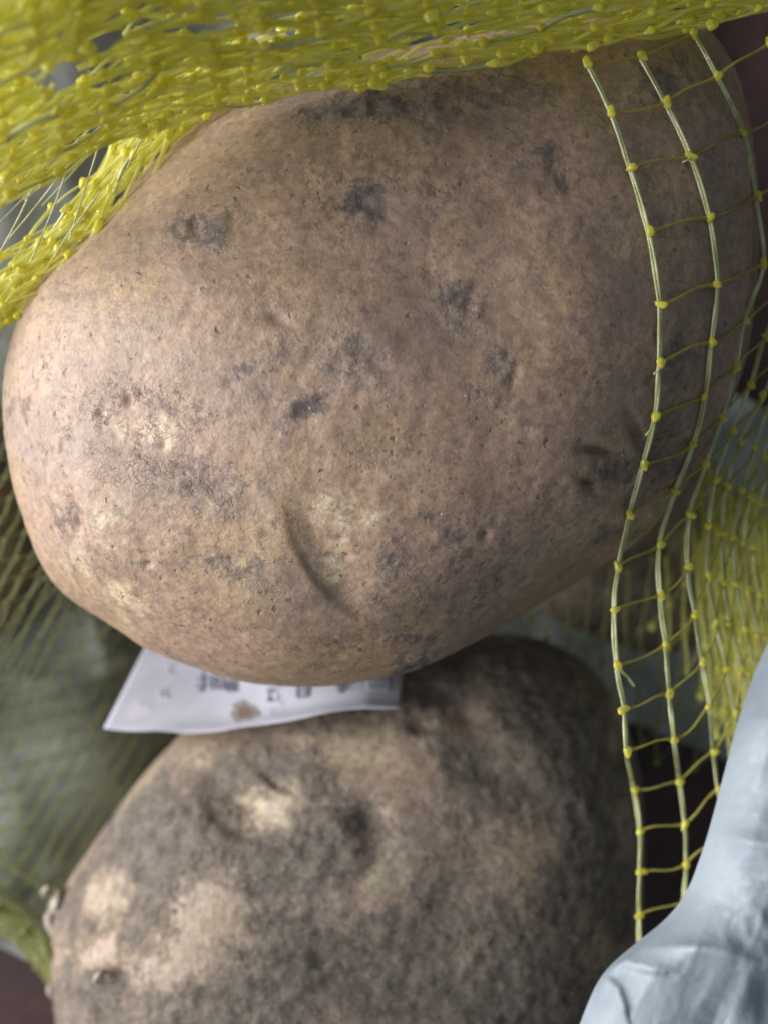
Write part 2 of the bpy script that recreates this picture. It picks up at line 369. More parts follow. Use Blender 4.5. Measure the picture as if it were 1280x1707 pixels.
for fl, w0 in (([(82, 1508, 5.4), (72, 1492, 5.9), (78, 1482, 6.2), (90, 1480, 6.0), (100, 1494, 5.6)], .07), ([(112, 1480, 5.6), (96, 1500, 6.0), (86, 1525, 5.9), (84, 1552, 5.6), (92, 1562, 5.2)], .16),
               ([(108, 1648, 5.2), (92, 1660, 5.4), (82, 1650, 5.6), (86, 1640, 5.5)], .08), ([(186, 1632, 7.4), (176, 1622, 7.7), (162, 1630, 7.8), (158, 1640, 7.5)], .07)):
    pts = cr([P(*q) for q in fl], 5); n = len(pts)
    V, F = ribbon_mesh('f', pts, [w0*.8*(.35+.65*math.sin(math.pi*(i+.5)/n))*random.uniform(.8, 1.2) for i in range(n)], .012, None, twist=[.5*math.sin(i*.7) for i in range(n)])
    c0 = V[0]
    link('skin_flake', mesh_from('skin_flake', V, F, M_flake, origin=c0), low, c0)

# two more potatoes deeper in the bag, holding the big one up
OUT3 = [(-560, 900), (-500, 720), (-360, 640), (-180, 660), (-30, 750), (40, 850), (48, 930), (36, 1000), (-20, 1060), (-160, 1110), (-360, 1100), (-500, 1020)]
make_potato(OUT3, (-240, 880), 3.9, 2.6, 3.2, M_p2, 70, seed=15, dirt0=.35, dirt=[(0, 950, 60, 60, 0, .3)], pale=[(15, 940, 40, 60, 0, 1.0)], label='half-hidden dusty potato poking out behind the left end of the large one')
OUT4 = [(800, 860), (850, 740), (980, 690), (1120, 720), (1220, 820), (1252, 930), (1225, 1030), (1130, 1085), (1000, 1060), (880, 990)]
make_potato(OUT4, (1030, 890), 3.3, 2.0, 2.6, M_p2, 90, seed=21, dirt0=.55, dirt=[(1100, 1000, 90, 60, 0, .6)], pale=[(1130, 1010, 30, 20, 0, .6), (1185, 930, 30, 50, 0, .5)], label='grey soil-covered potato deep behind the loose net strands, right of the large one')

# ------------------------------------------------------------------ setting: dark maroon surface
fm = NT('maroon_board'); nn = fm.noise(.7, 6, .6); gn = fm.noise(6, 4, .6)
fm.put(fm.b.inputs['Base Color'], fm.mix(fm.ramp(nn, .3, .7), (.030, .012, .013), (.055, .024, .021)))
fm.put(fm.b.inputs['Roughness'], fm.ramp(gn, .3, .7, .55, .8)); fm.put(fm.b.inputs['Normal'], fm.bump(gn, .4, .0005))
n = 41; g = np.linspace(-60, 60, n); X, Y = np.meshgrid(g, g, indexing='ij')
V = np.stack([X, Y, .05*np.sin(X*.3)*np.cos(Y*.21)-.05], -1).reshape(-1, 3); I = np.arange(n*n).reshape(n, n)
F = np.stack([I[:-1, :-1], I[1:, :-1], I[1:, 1:], I[:-1, 1:]], -1).reshape(-1, 4)
tag(link('floor', mesh_from('floor', V, F, fm.m)), kind='structure')

# ------------------------------------------------------------------ slate plastic sheet under the net
def film_mat(name, c1, c2, rough=.35, trans=.0, transl=.25, alpha=None, bumpk=.4, nscale=.9):
    m = NT(name); n1 = m.noise(nscale, 5, .55, .6); n2 = m.noise(5, 5, .6)
    c = m.mix(m.ramp(n1, .3, .7), c1, c2)
    m.put(m.b.inputs['Base Color'], c); m.put(m.b.inputs['Roughness'], m.ramp(n2, .3, .7, rough*.75, rough*1.25))
    bp = m.bump(m.math('ADD', m.math('MULTIPLY', n1, .6), m.math('MULTIPLY', n2, .25)), bumpk, .002); m.put(m.b.inputs['Normal'], bp)
    tr = m.n('ShaderNodeBsdfTranslucent'); m.put(tr.inputs[0], c); m.put(tr.inputs['Normal'], bp)
    mx = m.n('ShaderNodeMixShader'); mx.inputs[0].default_value = transl
    m.put(mx.inputs[1], m.b.outputs[0]); m.put(mx.inputs[2], tr.outputs[0]); last = mx.outputs[0]
    if alpha is not None:
        tp = m.n('ShaderNodeBsdfTransparent'); m2 = m.n('ShaderNodeMixShader'); m2.inputs[0].default_value = alpha
        m.put(m2.inputs[1], tp.outputs[0]); m.put(m2.inputs[2], last); last = m2.outputs[0]
    m.put(m.out.inputs[0], last); return m
slate = film_mat('slate_plastic', (.20, .225, .21), (.33, .35, .325), .62, transl=.05)
def sheet_z(x, y):
    """height of the slate sheet at world x,y (cm)"""
    x = np.atleast_1d(np.asarray(x, float)); y = np.atleast_1d(np.asarray(y, float))
    p = np.stack([x, y, np.zeros_like(x)], -1)
    r = 1-np.abs(vnoise(p, .33, 60)); r2 = 1-np.abs(vnoise(p, .8, 66))
    z = .9+.7*r**3+.22*r2**3+1.9/(1+np.exp((x+5.0)/.5))
    # the sheet rides up over the potato at the left and towards the top left
    c3 = P(-240, 880, 3.9)
    z = z+5.2*np.exp(-(((x-c3.x)/5.4)**2+((y-c3.y)/4.0)**2))*0
    z = z+3.4/(1+np.exp(-(y-6.5)/1.0))*1/(1+np.exp((x-1)/1.5))
    return z
nx, ny = 150, 150
us = np.linspace(0, 1, nx); vs_ = np.linspace(0, 1, ny)
bx = [-400, 0, 120, 250, 700, 1060, 1130, 1250, 1600]; by = [1490, 1500, 1560, 1560, 1400, 1215, 1235, 1290, 1240]
tx = [-400, 1050, 1180, 1300, 1600]; ty = [-420, -420, 620, 690, 760]
V = []
for u in us:
    X_ = -400+2000*u; b0 = np.interp(X_, bx, by); t0 = np.interp(X_, tx, ty)
    for q in vs_:
        w_ = P(X_, t0+(b0-t0)*q, 1.6); V.append((w_.x, w_.y, 0))
V = np.array(V); V[:, 2] = sheet_z(V[:, 0], V[:, 1])
V[:, 0] += .1*vnoise(V, 1.2, 70); V[:, 1] += .14*vnoise(V, 1.0, 71)
I = np.arange(nx*ny).reshape(nx, ny); F = np.stack([I[:-1, :-1], I[:-1, 1:], I[1:, 1:], I[1:, :-1]], -1).reshape(-1, 4)
o = link('plastic_sheet', mesh_from('plastic_sheet', V, F, slate.m)); sm = o.modifiers.new('s', 'SOLIDIFY'); sm.thickness = .0002
tag(o, 'slate grey crumpled plastic sheet lying beneath the yellow net and potatoes', 'plastic sheet')

# ------------------------------------------------------------------ net bag
def net_mat(name, c1, c2, transl=.35, transp=.15, rough=.3):
    m = NT(name); n1 = m.noise(2.5, 3, .5); n2 = m.noise(22, 2, .5)
    c = m.mix(m.ramp(n1, .35, .65), c1, c2)
    m.put(m.b.inputs['Base Color'], c); m.put(m.b.inputs['Roughness'], m.ramp(n2, .3, .7, rough*.7, rough*1.3)); m.b.inputs['Specular IOR Level'].default_value = .8
    tr = m.n('ShaderNodeBsdfTranslucent'); m.put(tr.inputs[0], c)
    a = m.n('ShaderNodeMixShader'); a.inputs[0].default_value = transl; m.put(a.inputs[1], m.b.outputs[0]); m.put(a.inputs[2], tr.outputs[0])
    tp = m.n('ShaderNodeBsdfTransparent'); tp.inputs[0].default_value = (1, 1, .8, 1)
    b = m.n('ShaderNodeMixShader'); b.inputs[0].default_value = transp; m.put(b.inputs[1], a.outputs[0]); m.put(b.inputs[2], tp.outputs[0])
    m.put(m.out.inputs[0], b.outputs[0]); return m.m
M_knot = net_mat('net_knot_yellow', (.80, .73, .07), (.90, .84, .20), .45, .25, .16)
M_thr = net_mat('net_thread_yellow', (.74, .73, .17), (.88, .87, .36), .52, .45, .20)
M_film = net_mat('net_film_yellow', (.74, .73, .19), (.85, .84, .34), .55, .55, .25)
M_str = net_mat('net_strand_pale', (.50, .52, .22), (.74, .77, .46), .30, .12, .12)
M_str.node_tree.nodes['Principled BSDF'].inputs['Coat Weight'].default_value = 1.0
M_str.node_tree.nodes['Principled BSDF'].inputs['Coat Roughness'].default_value = .12
M_cross = net_mat('net_cross_olive', (.42, .38, .08), (.55, .50, .14), .35, .30, .3)
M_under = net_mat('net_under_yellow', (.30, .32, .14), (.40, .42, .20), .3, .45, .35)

def knot_mesh(seed, r):
    rs = np.random.default_rng(seed)
    d, f = cube_sphere(5)
    rad = 1+.12*np.sin(d[:, 0]*4+seed)+.08*np.cos(d[:, 1]*5+2*seed)+.06*np.sin(d[:, 2]*6+seed*3)
    v = d*rad[:, None]*np.array([1.0, .82, .6])*r
    return mesh_from('knot', v, f, M_knot)
KN = [knot_mesh(k, 1.0) for k in range(5)]
bag = empty('net_bag', (0, 0, 0.2))
tag(bag, 'yellow mesh net bag bunched along the top, with loose strands down the right side', 'net bag')
count = {'knot': 0, 'thread': 0}
def add_knot(p, r, rot=0, els=1.0):
    o = link('knot', KN[random.randrange(5)], bag, p)
    o.scale = (r*els*random.uniform(.9, 1.15), r*random.uniform(.85, 1.1), r); o.rotation_euler = (random.uniform(-.3, .3), random.uniform(-.3, .3), rot+random.uniform(-.4, .4))
    count['knot'] += 1
    return o
class Acc:
    def __init__(s): s.V = []; s.F = []
    def add(s, V, F):
        b = len(s.V); s.V += [tuple(v) for v in V]; s.F += [tuple(i+b for i in f) for f in F]
    def knot(s, p, r, rot=0):
        d, f = _KD; k = random.random()*6
        rad = 1+.1*np.sin(d[:, 0]*4+k)+.08*np.cos(d[:, 1]*5+2*k)
        c_, s_ = math.cos(rot), math.sin(rot)
        v = d*rad[:, None]*np.array([1., .8, .6])*r
        v = np.stack([v[:, 0]*c_-v[:, 1]*s_, v[:, 0]*s_+v[:, 1]*c_, v[:, 2]], -1)+np.array(p)
        s.add(v.tolist(), f.tolist())
    def done(s, name, mat, kind=None, label=None):
        o = link(name, mesh_from(name, s.V, np.array(s.F), mat), bag, (0, 0, 0))
        # vertices are absolute: undo the parent's offset only
        if kind: o['kind'] = kind
        return o
_KD = cube_sphere(4)

# --- the loose strands at the right: traced knots, aligned row by row
SA = {1: (978, 105), 2: (1018, 187), 3: (1052, 280), 4: (1082, 386), 5: (1101, 508), 6: (1100, 605), 7: (1092, 695), 8: (1073, 774), 9: (1049, 858), 10: (1029, 945), 11: (1024, 1016), 12: (1028, 1109), 13: (1038, 1183), 14: (1045, 1252), 15: (1057, 1316), 16: (1066, 1386), 17: (1068, 1453), 18: (1065, 1525), 19: (1064, 1600)}
SB = {1: (1069, 94), 2: (1111, 172), 3: (1151, 261), 4: (1183, 363), 5: (1194, 475), 6: (1186, 570), 7: (1173, 662), 8: (1153, 742), 9: (1125, 820), 10: (1101, 908), 11: (1101, 992), 12: (1108, 1076), 13: (1115, 1156), 14: (1123, 1233), 15: (1132, 1303), 16: (1140, 1375), 17: (1143, 1441), 18: (1141, 1505), 19: (1142, 1580)}
SC = {1: (1155, 57), 2: (1196, 127), 3: (1236, 221), 4: (1262, 327), 5: (1271, 440), 6: (1242, 535), 7: (1226, 614), 8: (1202, 697), 9: (1175, 774), 10: (1150, 858), 11: (1148, 945), 12: (1158, 1025), 13: (1171, 1105), 14: (1181, 1178), 15: (1190, 1253), 16: (1198, 1315), 17: (1208, 1385)}
SD = {2: (1282, 72), 3: (1318, 178), 4: (1340, 290), 5: (1335, 405), 6: (1305, 490), 7: (1277, 563), 8: (1251, 641), 9: (1221, 719), 10: (1194, 800), 11: (1180, 878), 12: (1181, 960), 13: (1193, 1038), 14: (1211, 1116), 15: (1226, 1188), 16: (1240, 1255), 17: (1252, 1320)}
SE = {7: (1325, 520), 8: (1298, 590), 9: (1270, 660), 10: (1234, 737), 11: (1212, 811), 12: (1202, 890), 13: (1207, 971), 14: (1217, 1041), 15: (1238, 1118), 16: (1256, 1185), 17: (1272, 1250)}
SF = {8: (1345, 560), 9: (1310, 620), 10: (1280, 680), 11: (1256, 746), 12: (1235, 818), 13: (1223, 896), 14: (1228, 975), 15: (1242, 1050), 16: (1262, 1120), 17: (1284, 1190)}
SG = {10: (1325, 650), 11: (1294, 700), 12: (1272, 762), 13: (1250, 828), 14: (1240, 905), 15: (1248, 985), 16: (1266, 1060), 17: (1290, 1120)}
SH = {12: (1310, 720), 13: (1286, 776), 14: (1266, 840), 15: (1256, 912), 16: (1268, 990), 17: (1290, 1060)}
strands = [SA, SB, SC, SD, SE, SF, SG, SH]
z0 = [10.9, 10.6, 10.4, 10.2, 10.0, 9.8, 9.5, 9.2]
pos = []
for k, s in enumerate(strands):
    d_ = {}
    for i, (x, y) in s.items():
        z = z0[k]+(.9 if i <= 2 else 0)-.04*i
        for _ in range(3):
            h = surf(bvh1, x, y, -1)
            if h.z > 0 and x < 1262: z = max(z, h.z+.09)
        if k < 2 and i >= 11: z = max(z, 9.0)
        if i >= 15: z = min(z, 8.8)
        d_[i] = P(x, y, z)
    pos.append(d_)
def lift(p, gap):
    """slide a point towards the lens until it clears the big potato"""
    o = Vector((0, 0, CAM_H)); h = bvh1.ray_cast(o, (p-o).normalized())
    if h[0] is not None and h[0].z+gap > p.z and h[0].z > 7.5:
        k = (CAM_H-h[0].z-gap)/(CAM_H-p.z); return o+(p-o)*k
    return p
def wob(a, b, n, amp, sag=0):
    out = []; a = Vector(a); b = Vector(b); per = Vector((-(b-a).y, (b-a).x, 0)); L = (b-a).length
    if per.length > 0: per.normalize()
    k1 = random.uniform(-1, 1)*amp; k2 = random.uniform(-1, 1)*amp*.5
    for i in range(n+1):
        t = i/n
        out.append(a.lerp(b, t)+per*(k1*math.sin(math.pi*t)+k2*math.sin(2*math.pi*t))-Vector((0, 0, sag*math.sin(math.pi*t))))
    return out
for k, d_ in enumerate(pos):
    ids = sorted(d_)
    ctrl = [d_[i]+Vector((random.uniform(-.02, .02), random.uniform(-.02, .02), 0)) for i in ids]
    path = [lift(p, .05) for p in cr(ctrl, 8)]
    wbase = [.031, .031, .029, .027, .026, .025, .024, .023][k]
    acc = []
    A = Acc()
    for side in (-1, 1):        # each strand is a pair of filaments lying side by side
        pts = []; ws = []
        for i, p in enumerate(path):
            t = (path[min(i+1, len(path)-1)]-path[max(i-1, 0)]).normalized(); s_ = t.cross(Vector((0, 0, 1))).normalized()
            ph = (i % 8)/8
            pts.append(p+s_*side*wbase*.55*(.75+.25*math.sin(math.pi*ph)+.12*math.sin(i*.23+k))+Vector((0, 0, .012*side*math.sin(i*.21+k))))
            ws.append(wbase*(.62+.12*math.sin(i*.9+side)))
        A.add(*ribbon_mesh('s', pts, ws, wbase*.42, None, sides=6))
    A.done('strand', M_str)
    for i in ids:
        x, y = strands[k][i]
        if -20 < x < 1300 and y < 1560:
            add_knot(d_[i]+Vector((0, 0, .03)), .068 if k < 4 else .064, random.uniform(0, 3), 1.15)
def add_thread(pts, w_, mat, th=.018, tw=0, ends=1.0):
    n = len(pts)
    ws = [w_*(1+ends*abs(2*i/(n-1)-1)**3) for i in range(n)]
    V, F = ribbon_mesh('t', pts, ws, th, None, twist=tw)
    o = link('thread', mesh_from('thread', V, F, mat), bag, (0, 0, 0)); count['thread'] += 1
for k in range(len(pos)-1):
    for i in pos[k]:
        if i in pos[k+1]:
            a, b = pos[k][i], pos[k+1][i]
            add_thread([lift(q, .04) for q in wob(a, b, 6, .05, -.04)], .018 if k < 4 else .016, M_cross)
# frayed ends
for (x, y, dx, dy, z) in ((1100, 612, -11, 12, 11.0), (1092, 700, -16, 26, 11.0), (1029, 1112, 28, 32, 9.2), (1151, 262, -14, 8, 11)):
    h = surf(bvh1, x, y, z); zz = max(z, h.z+.14) if h.z < 14 else z
    add_thread([P(x, y, zz), P(x+dx*.5+2, y+dy*.5, zz+.08), P(x+dx, y+dy, zz+.05)], .008, M_str, .01)

# --- gathered net along the top
def curve_fn(pts):
    pts = np.array(pts, float); seg = np.hypot(*np.diff(pts, axis=0).T); L = np.concatenate([[0], np.cumsum(seg)])
    fine = np.linspace(0, L[-1], 400); X = np.interp(fine, L, pts[:, 0]); Y = np.interp(fine, L, pts[:, 1])
    k = np.ones(25)/25; Xs = np.convolve(np.pad(X, 12, 'edge'), k, 'valid'); Ys = np.convolve(np.pad(Y, 12, 'edge'), k, 'valid')
    return (lambda s: (np.interp(s, fine, Xs), np.interp(s, fine, Ys))), L[-1]
edge1, L1 = curve_fn([(-260, 480), (-120, 420), (0, 352), (130, 276), (200, 240), (290, 207), (350, 192), (500, 164), (620, 148), (800, 112), (1000, 82), (1150, 52), (1290, 22), (1420, 0)])
edge2, L2 = curve_fn([(520, 90), (430, 150), (350, 192), (300, 252), (230, 335), (180, 398), (110, 465), (60, 505), (0, 553), (-80, 600), (-200, 650)])
holes = [(300, 260, 120, 24, -35), (205, 55, 60, 22, -20), (260, 14, 26, 12, 0), (110, 118, 60, 24, -20), (330, 45, 44, 16, -10), (440, 60, 60, 10, -10), (500, 110, 120, 9, -10), (310, 170, 40, 7, -10), (620, 90, 110, 8, -8), (170, 140, 30, 8, -30), (790, 60, 100, 8, -8)]
def hole(x, y):
    s = 0
    for (hx, hy, rx, ry, a) in holes:
        c, sn = math.cos(math.radians(a)), math.sin(math.radians(a)); u = ((x-hx)*c+(y-hy)*sn)/rx; v = (-(x-hx)*sn+(y-hy)*c)/ry
        s = max(s, math.exp(-(u*u+v*v)))
    return s
def gather(edge, L, depth, ds, dv, layers, zf, outv, front_parts, keep, wth, kr, seed, nj=.25):
    random.seed(seed)
    for l in range(layers):
        A = Acc(); K = Acc(); ph = random.random()*ds; pv = random.uniform(0, dv)
        ns = int(L/ds)+2; nv = int(depth/dv)+2
        grid = {}
        wav = random.uniform(0, 6)
        for i in range(ns):
            for j in range(nv):
                s_ = (i*ds+ph+8*math.sin(j*.8+wav+l))
                x, y = edge(min(max(s_, 0), L)); ox, oy = outv(s_/L)
                v = (j+(.5 if i % 2 else 0))*dv+(pv if (l or j) else 0)*.6
                v *= (1+.10*math.sin(s_*.011+l*1.7))
                v += random.uniform(-1, 1)*dv*nj*(1 if j else .15)
                v = max(v, 2+random.random()*3) if j == 0 else v
                xx = x+ox*v+random.uniform(-1, 1)*ds*.10; yy = y+oy*v
                grid[i, j] = (xx, yy, zf(xx, yy, v)-.24*l+random.uniform(-.1, .1))
        def vis(p, m=60): return -m-60 < p[0] < 1280+m+60 and -m-60 < p[1] < 720
        for (i, j), a in grid.items():
            if not vis(a): continue
            for dj in ((0, -1) if i % 2 == 0 else (0, 1)):
                b = grid.get((i+1, j+dj))
                if b is None: continue
                h = hole((a[0]+b[0])/2, (a[1]+b[1])/2)
                if random.random() < min(1, h*1.5)*.97 or random.random() > keep: continue
                pts = wob(P(*a), P(*b), 5, .02, random.uniform(-.1, .1))
                tw = random.uniform(-.5, .5); w_ = wth*random.uniform(.5, 1.35)*(1 if l < 2 else 1.15)
                inside = 0 < (a[0]+b[0])/2 < 1280 and 0 < (a[1]+b[1])/2
                if l == 0 and front_parts and inside and count['thread'] < 298:
                    add_thread(pts, w_, M_str if random.random() < .10 else M_thr, .012, tw, .6)
                else:
                    n_ = len(pts); ws = [w_*(1+.4*abs(2*q/(n_-1)-1)**3) for q in range(n_)]
                    A.add(*ribbon_mesh('t', pts, ws, .012, None, twist=tw))
            if random.random() < hole(a[0], a[1])*1.3: continue
            e = edge(min(max(i*ds+ph+6, 0), L)); e0 = edge(min(max(i*ds+ph-6, 0), L)); rot = -math.atan2(e[1]-e0[1], e[0]-e0[0])
            r = kr*random.uniform(.7, 1.25)*(1.25 if random.random() < .12 else 1)
            if l <= 1 and front_parts and -5 < a[0] < 1285 and a[1] > -5 and count['knot'] < 296 and random.random() < .8:
                add_knot(P(*a)+Vector((0, 0, .04)), r, rot, 1.2)
            else:
                K.knot(P(*a)+Vector((0, 0, .03)), r, rot)
        if A.V: A.done('thread_bundle', M_thr if l < 2 else M_film, 'stuff')
        if K.V: K.done('knot_cluster', M_knot, 'stuff')
def zf1(x, y, v): return 12.6-.0012*max(0, x-350)+.007*min(v, 260)+.0015*max(0, 300-x)*min(1, v/150)
def zf2(x, y, v): return 10.6+.004*min(v, 60)-.001*max(0, 300-x)
random.seed(5)
gather(edge2, L2, 60, 66, 18, 5, zf2, lambda u: (-.70, -.71), True, .95, .030, .066, 21, .35)
gather(edge1, L1, 470, 92, 26, 6, zf1, lambda u: (-.25*(1-u)-.05, -.96), True, .95, .025, .072, 33)
# a few loose filaments crossing the gap
for q in ((( 40, 290), (-20, 370)), ((62, 275), (-5, 350)), ((190, 215), (110, 300)), ((250, 205), (225, 255)), ((110, 255), (28, 340)), ((100, 290), (40, 365)), ((95, 325), (65, 400)), ((35, 350), (0, 420)), ((80, 300), (160, 235)), ((160, 250), (130, 350)), ((60, 120+160), (20, 300)), ((148, 345), (110, 400))):
    (ax_, ay_), (bx_, by_) = q; a = (ax_+(ax_-bx_)*.5, ay_+(ay_-by_)*.5); b = (bx_-(ax_-bx_)*.5, by_-(ay_-by_)*.5)
    add_z = 11.4
    V, F = ribbon_mesh('t', wob(P(*a, add_z), P(*b, add_z-.4), 7, .02), .013, .010, None)
    link('loose_filament', mesh_from('loose_filament', V, F, M_str), bag, (0, 0, 0))

# --- net lying underneath
def under(poly_fn, u_dir, spacing, step, origin, nu, nv, zfn, wth, kr, mat, seed, name='under_net', zig=.35):
    random.seed(seed); A = Acc(); K = Acc(); ux, uy = u_dir; L = math.hypot(ux, uy); ux /= L; uy /= L; vx, vy = -uy, ux
    g = {}
    for i in range(nu):
        for j in range(nv):
            s_ = j*step+(step/2 if i % 2 else 0); o_ = i*spacing+spacing*.5*math.sin(j*.35+i*.1)
            x = origin[0]+ux*s_+vx*o_+random.uniform(-1, 1)*spacing*.14; y = origin[1]+uy*s_+vy*o_+random.uniform(-1, 1)*step*.07
            g[i, j] = (x, y)
    def W(x, y):
        z = zfn(x, y); return P(x, y, z)
    for (i, j), (x, y) in g.items():
        if not poly_fn(x, y): continue
        a = W(x, y)
        K.knot(a, kr*random.uniform(.7, 1.2), math.atan2(-uy, ux))
        nb = [(i, j+1), (i+1, j if i % 2 == 0 else j+1)]
        for q in nb:
            if q in g and poly_fn(*g[q]):
                b = W(*g[q]); main = q[0] == i
                A.add(*ribbon_mesh('t', wob(a, b, 3, .03), wth if main else wth*.5, wth*.4, None))
    if A.V:
        A.done(name, mat, 'stuff'); K.done('under_knot_cluster', mat, 'stuff')
def zs(x, y, dz=.12):
    z = 1.6
    for _ in range(3):
        p = P(x, y, z); z = float(sheet_z(p.x, p.y)[0])+dz
    return z
c3 = P(-240, 880, 3.9)
def z_left(x, y):
    z = zs(x, y); p = P(x, y, 5); q = 1-((p.x-c3.x)/6.6)**2-((p.y-c3.y)/4.4)**2
    return max(z, 3.9+2.9*math.sqrt(q)+.1) if q > 0 else z
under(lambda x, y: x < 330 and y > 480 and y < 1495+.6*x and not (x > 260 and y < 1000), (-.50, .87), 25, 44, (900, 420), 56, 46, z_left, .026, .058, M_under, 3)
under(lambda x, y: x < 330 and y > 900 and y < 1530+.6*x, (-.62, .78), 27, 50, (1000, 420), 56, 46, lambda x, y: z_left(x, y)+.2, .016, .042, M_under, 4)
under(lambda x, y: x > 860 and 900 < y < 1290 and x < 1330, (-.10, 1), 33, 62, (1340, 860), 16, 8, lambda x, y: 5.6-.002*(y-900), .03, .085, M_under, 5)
under(lambda x, y: x > 1150 and 760 < y < 1270 and x < 1340, (.10, 1), 17, 74, (1335, 730), 12, 9, lambda x, y: 7.0, .045, .095, M_thr, 6)
under(lambda x, y: x > 1085 and 880 < y < 1080+(x-1085)*1.6 and x < 1340, (.02, 1), 27, 76, (1338, 850), 10, 8, lambda x, y: 6.4, .03, .085, M_thr, 18)
under(lambda x, y: x > 1190 and 800 < y < 1270 and x < 1340, (.13, 1), 13, 75, (1330, 752), 12, 9, lambda x, y: 7.6, .042, .095, M_thr, 8)
under(lambda x, y: x > 1165 and 820 < y < 1270 and x < 1340, (.16, 1), 15, 76, (1320, 775), 12, 8, lambda x, y: 6.3, .045, .09, M_thr, 7)
# rolled hem of the net at the lower left
A = Acc(); random.seed(9)
for k in range(24):
    o_ = random.gauss(0, 22); z_ = 3.9+random.random()*.9
    base_ = [(-120, 1430), (-40, 1490), (30, 1535), (80, 1585), (115, 1650), (140, 1720)]
    pts = cr([P(x+o_*.5+random.uniform(-9, 9), y-o_*.8+random.uniform(-9, 9), z_+random.uniform(-.2, .2)) for x, y in base_], 4)
    A.add(*ribbon_mesh('h', pts, .045, .02, None))
    for p in pts[::3]: A.knot(p+Vector((0, 0, .05)), .06*random.uniform(.7, 1.2), .6)
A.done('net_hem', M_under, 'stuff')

# ------------------------------------------------------------------ paper slip with faded print
M_paper = NT('paper_white'); pn = M_paper.noise(.8, 4, .5); 
M_paper.put(M_paper.b.inputs['Base Color'], M_paper.mix(M_paper.ramp(pn, .4, .7), (.46, .47, .54), (.38, .39, .46))); M_paper.b.inputs['Roughness'].default_value = .6
stain = M_paper
pslip = empty('paper_slip', P(420, 1190, 5.8))
tag(pslip, 'white printed paper slip tucked under the large potato, with a brown stain', 'paper slip')
low_edge = [(173, 1214), (240, 1219), (300, 1221), (370, 1219), (450, 1206), (540, 1190), (610, 1179), (668, 1181)]
up_edge = [(262, 1040), (310, 1035), (370, 1030), (430, 1030), (490, 1030), (560, 1035), (620, 1040), (676, 1060)]
zl = [6.9, 7.1, 7.3, 7.6, 7.9, 8.05, 8.15, 8.25]
def paper_p(u, v):
    i = u*7; a = min(int(i), 6); t = i-a
    f = lambda E, q: E[a][q]*(1-t)+E[a+1][q]*t
    x = f(low_edge, 0)*(1-v)+f(up_edge, 0)*v; y = f(low_edge, 1)*(1-v)+f(up_edge, 1)*v
    z = zl[a]*(1-t)+zl[a+1]*t
    return x, y, z
def paper_z(u, v, x, y, z):
    h = surf(bvh2, x, y, 0)
    zz = max(z-1.7*v-.35, (h.z+.09) if h.z < 12 else 0)
    return zz+.30*math.exp(-(v/.07)**2)*min(1, max(0, (u-.1)/.5))+.05*math.sin(u*9+v*3)
NU, NVp = 60, 30; V = []
for i in range(NU+1):
    for j in range(NVp+1):
        u = i/NU; v = (j/NVp)**1.5; x, y, z = paper_p(u, v); y += 1.6*math.sin(u*23)*(v < .01)
        V.append(P(x, y, paper_z(u, v, x, y, z)))
Vn = np.array([tuple(v) for v in V]).reshape(NU+1, NVp+1, 3)
for _ in range(25):
    Z = Vn[:, :, 2].copy(); Z[1:-1] = (Z[:-2]+2*Z[1:-1]+Z[2:])/4; Vn[:, :, 2] = Z
pz = Vn
I = np.arange((NU+1)*(NVp+1)).reshape(NU+1, NVp+1); F = np.stack([I[:-1, :-1], I[1:, :-1], I[1:, 1:], I[:-1, 1:]], -1).reshape(-1, 4)
po = link('sheet', mesh_from('sheet', Vn.reshape(-1, 3), F, M_paper.m), pslip, (0, 0, 0)); q = po.modifiers.new('s', 'SOLIDIFY'); q.thickness = .00015
pb = BVHTree.FromPolygons([tuple(a) for a in Vn.reshape(-1, 3)], [tuple(a) for a in F.tolist()])
def ink(name, c, rough=.7):
    m = NT(name); m.put(m.b.inputs['Base Color'], m.mix(m.noise(14, 3), c, tuple(x*1.8 for x in c))); m.b.inputs['Roughness'].default_value = rough; return m.m
M_ink = ink('faded_ink', (.10, .10, .14)); M_ink2 = ink('pale_ink', (.30, .31, .38)); M_st = ink('soil_stain', (.10, .07, .055)); M_pk = ink('pinkish_smudge', (.36, .345, .40)); M_halo = ink('stain_halo_brown', (.15, .13, .125))
def on_paper(x, y, dz=.02):
    h = surf(pb, x, y, 7); return h+Vector((0, 0, dz))
def stroke(A, x0, y0, x1, y1, w_):
    pts = [on_paper(x0+(x1-x0)*t/4, y0+(y1-y0)*t/4) for t in range(5)]
    A.add(*ribbon_mesh('k', pts, w_*.0105, .004, None))
def glyph(strokes, x, y, s_, w_, mat):
    A = Acc()
    for (a, b, c, d) in strokes: stroke(A, x+a*s_, y+b*s_, x+c*s_, y+d*s_, w_)
    link('printed_character', mesh_from('printed_character', A.V, np.array(A.F), mat), pslip, (0, 0, 0))
box_ = [(0, 0, 1, 0), (1, 0, 1, 1), (1, 1, 0, 1), (0, 1, 0, 0)]
glyph([(.35, -.3, .35, 1.0), (0, .2, .8, .1), (-.1, .7, .75, .55), (.1, 1.0, .35, .9)], 330, 1128, 25, 3.2, M_ink)
glyph([(.1, -.1, .1, 1), (.5, -.05, .5, 1), (-.1, .45, .5, .4), (.95, .0, .9, .95), (.5, .95, .95, .85)], 352, 1128, 22, 3, M_ink)
glyph([(0, .1, .9, .1), (.9, .1, .9, .95), (.9, .95, 0, .95), (0, .95, 0, .1), (.3, .1, .3, .95), (.6, .1, .6, .95)], 378, 1134, 19, 2.6, M_ink)
glyph([(0, .0, 1, .0), (.3, 0, .2, .9), (.2, .5, .9, .45), (.9, .45, .8, 1), (-.1, 1, 1.1, 1)], 440, 1146, 26, 2.6, M_ink2)
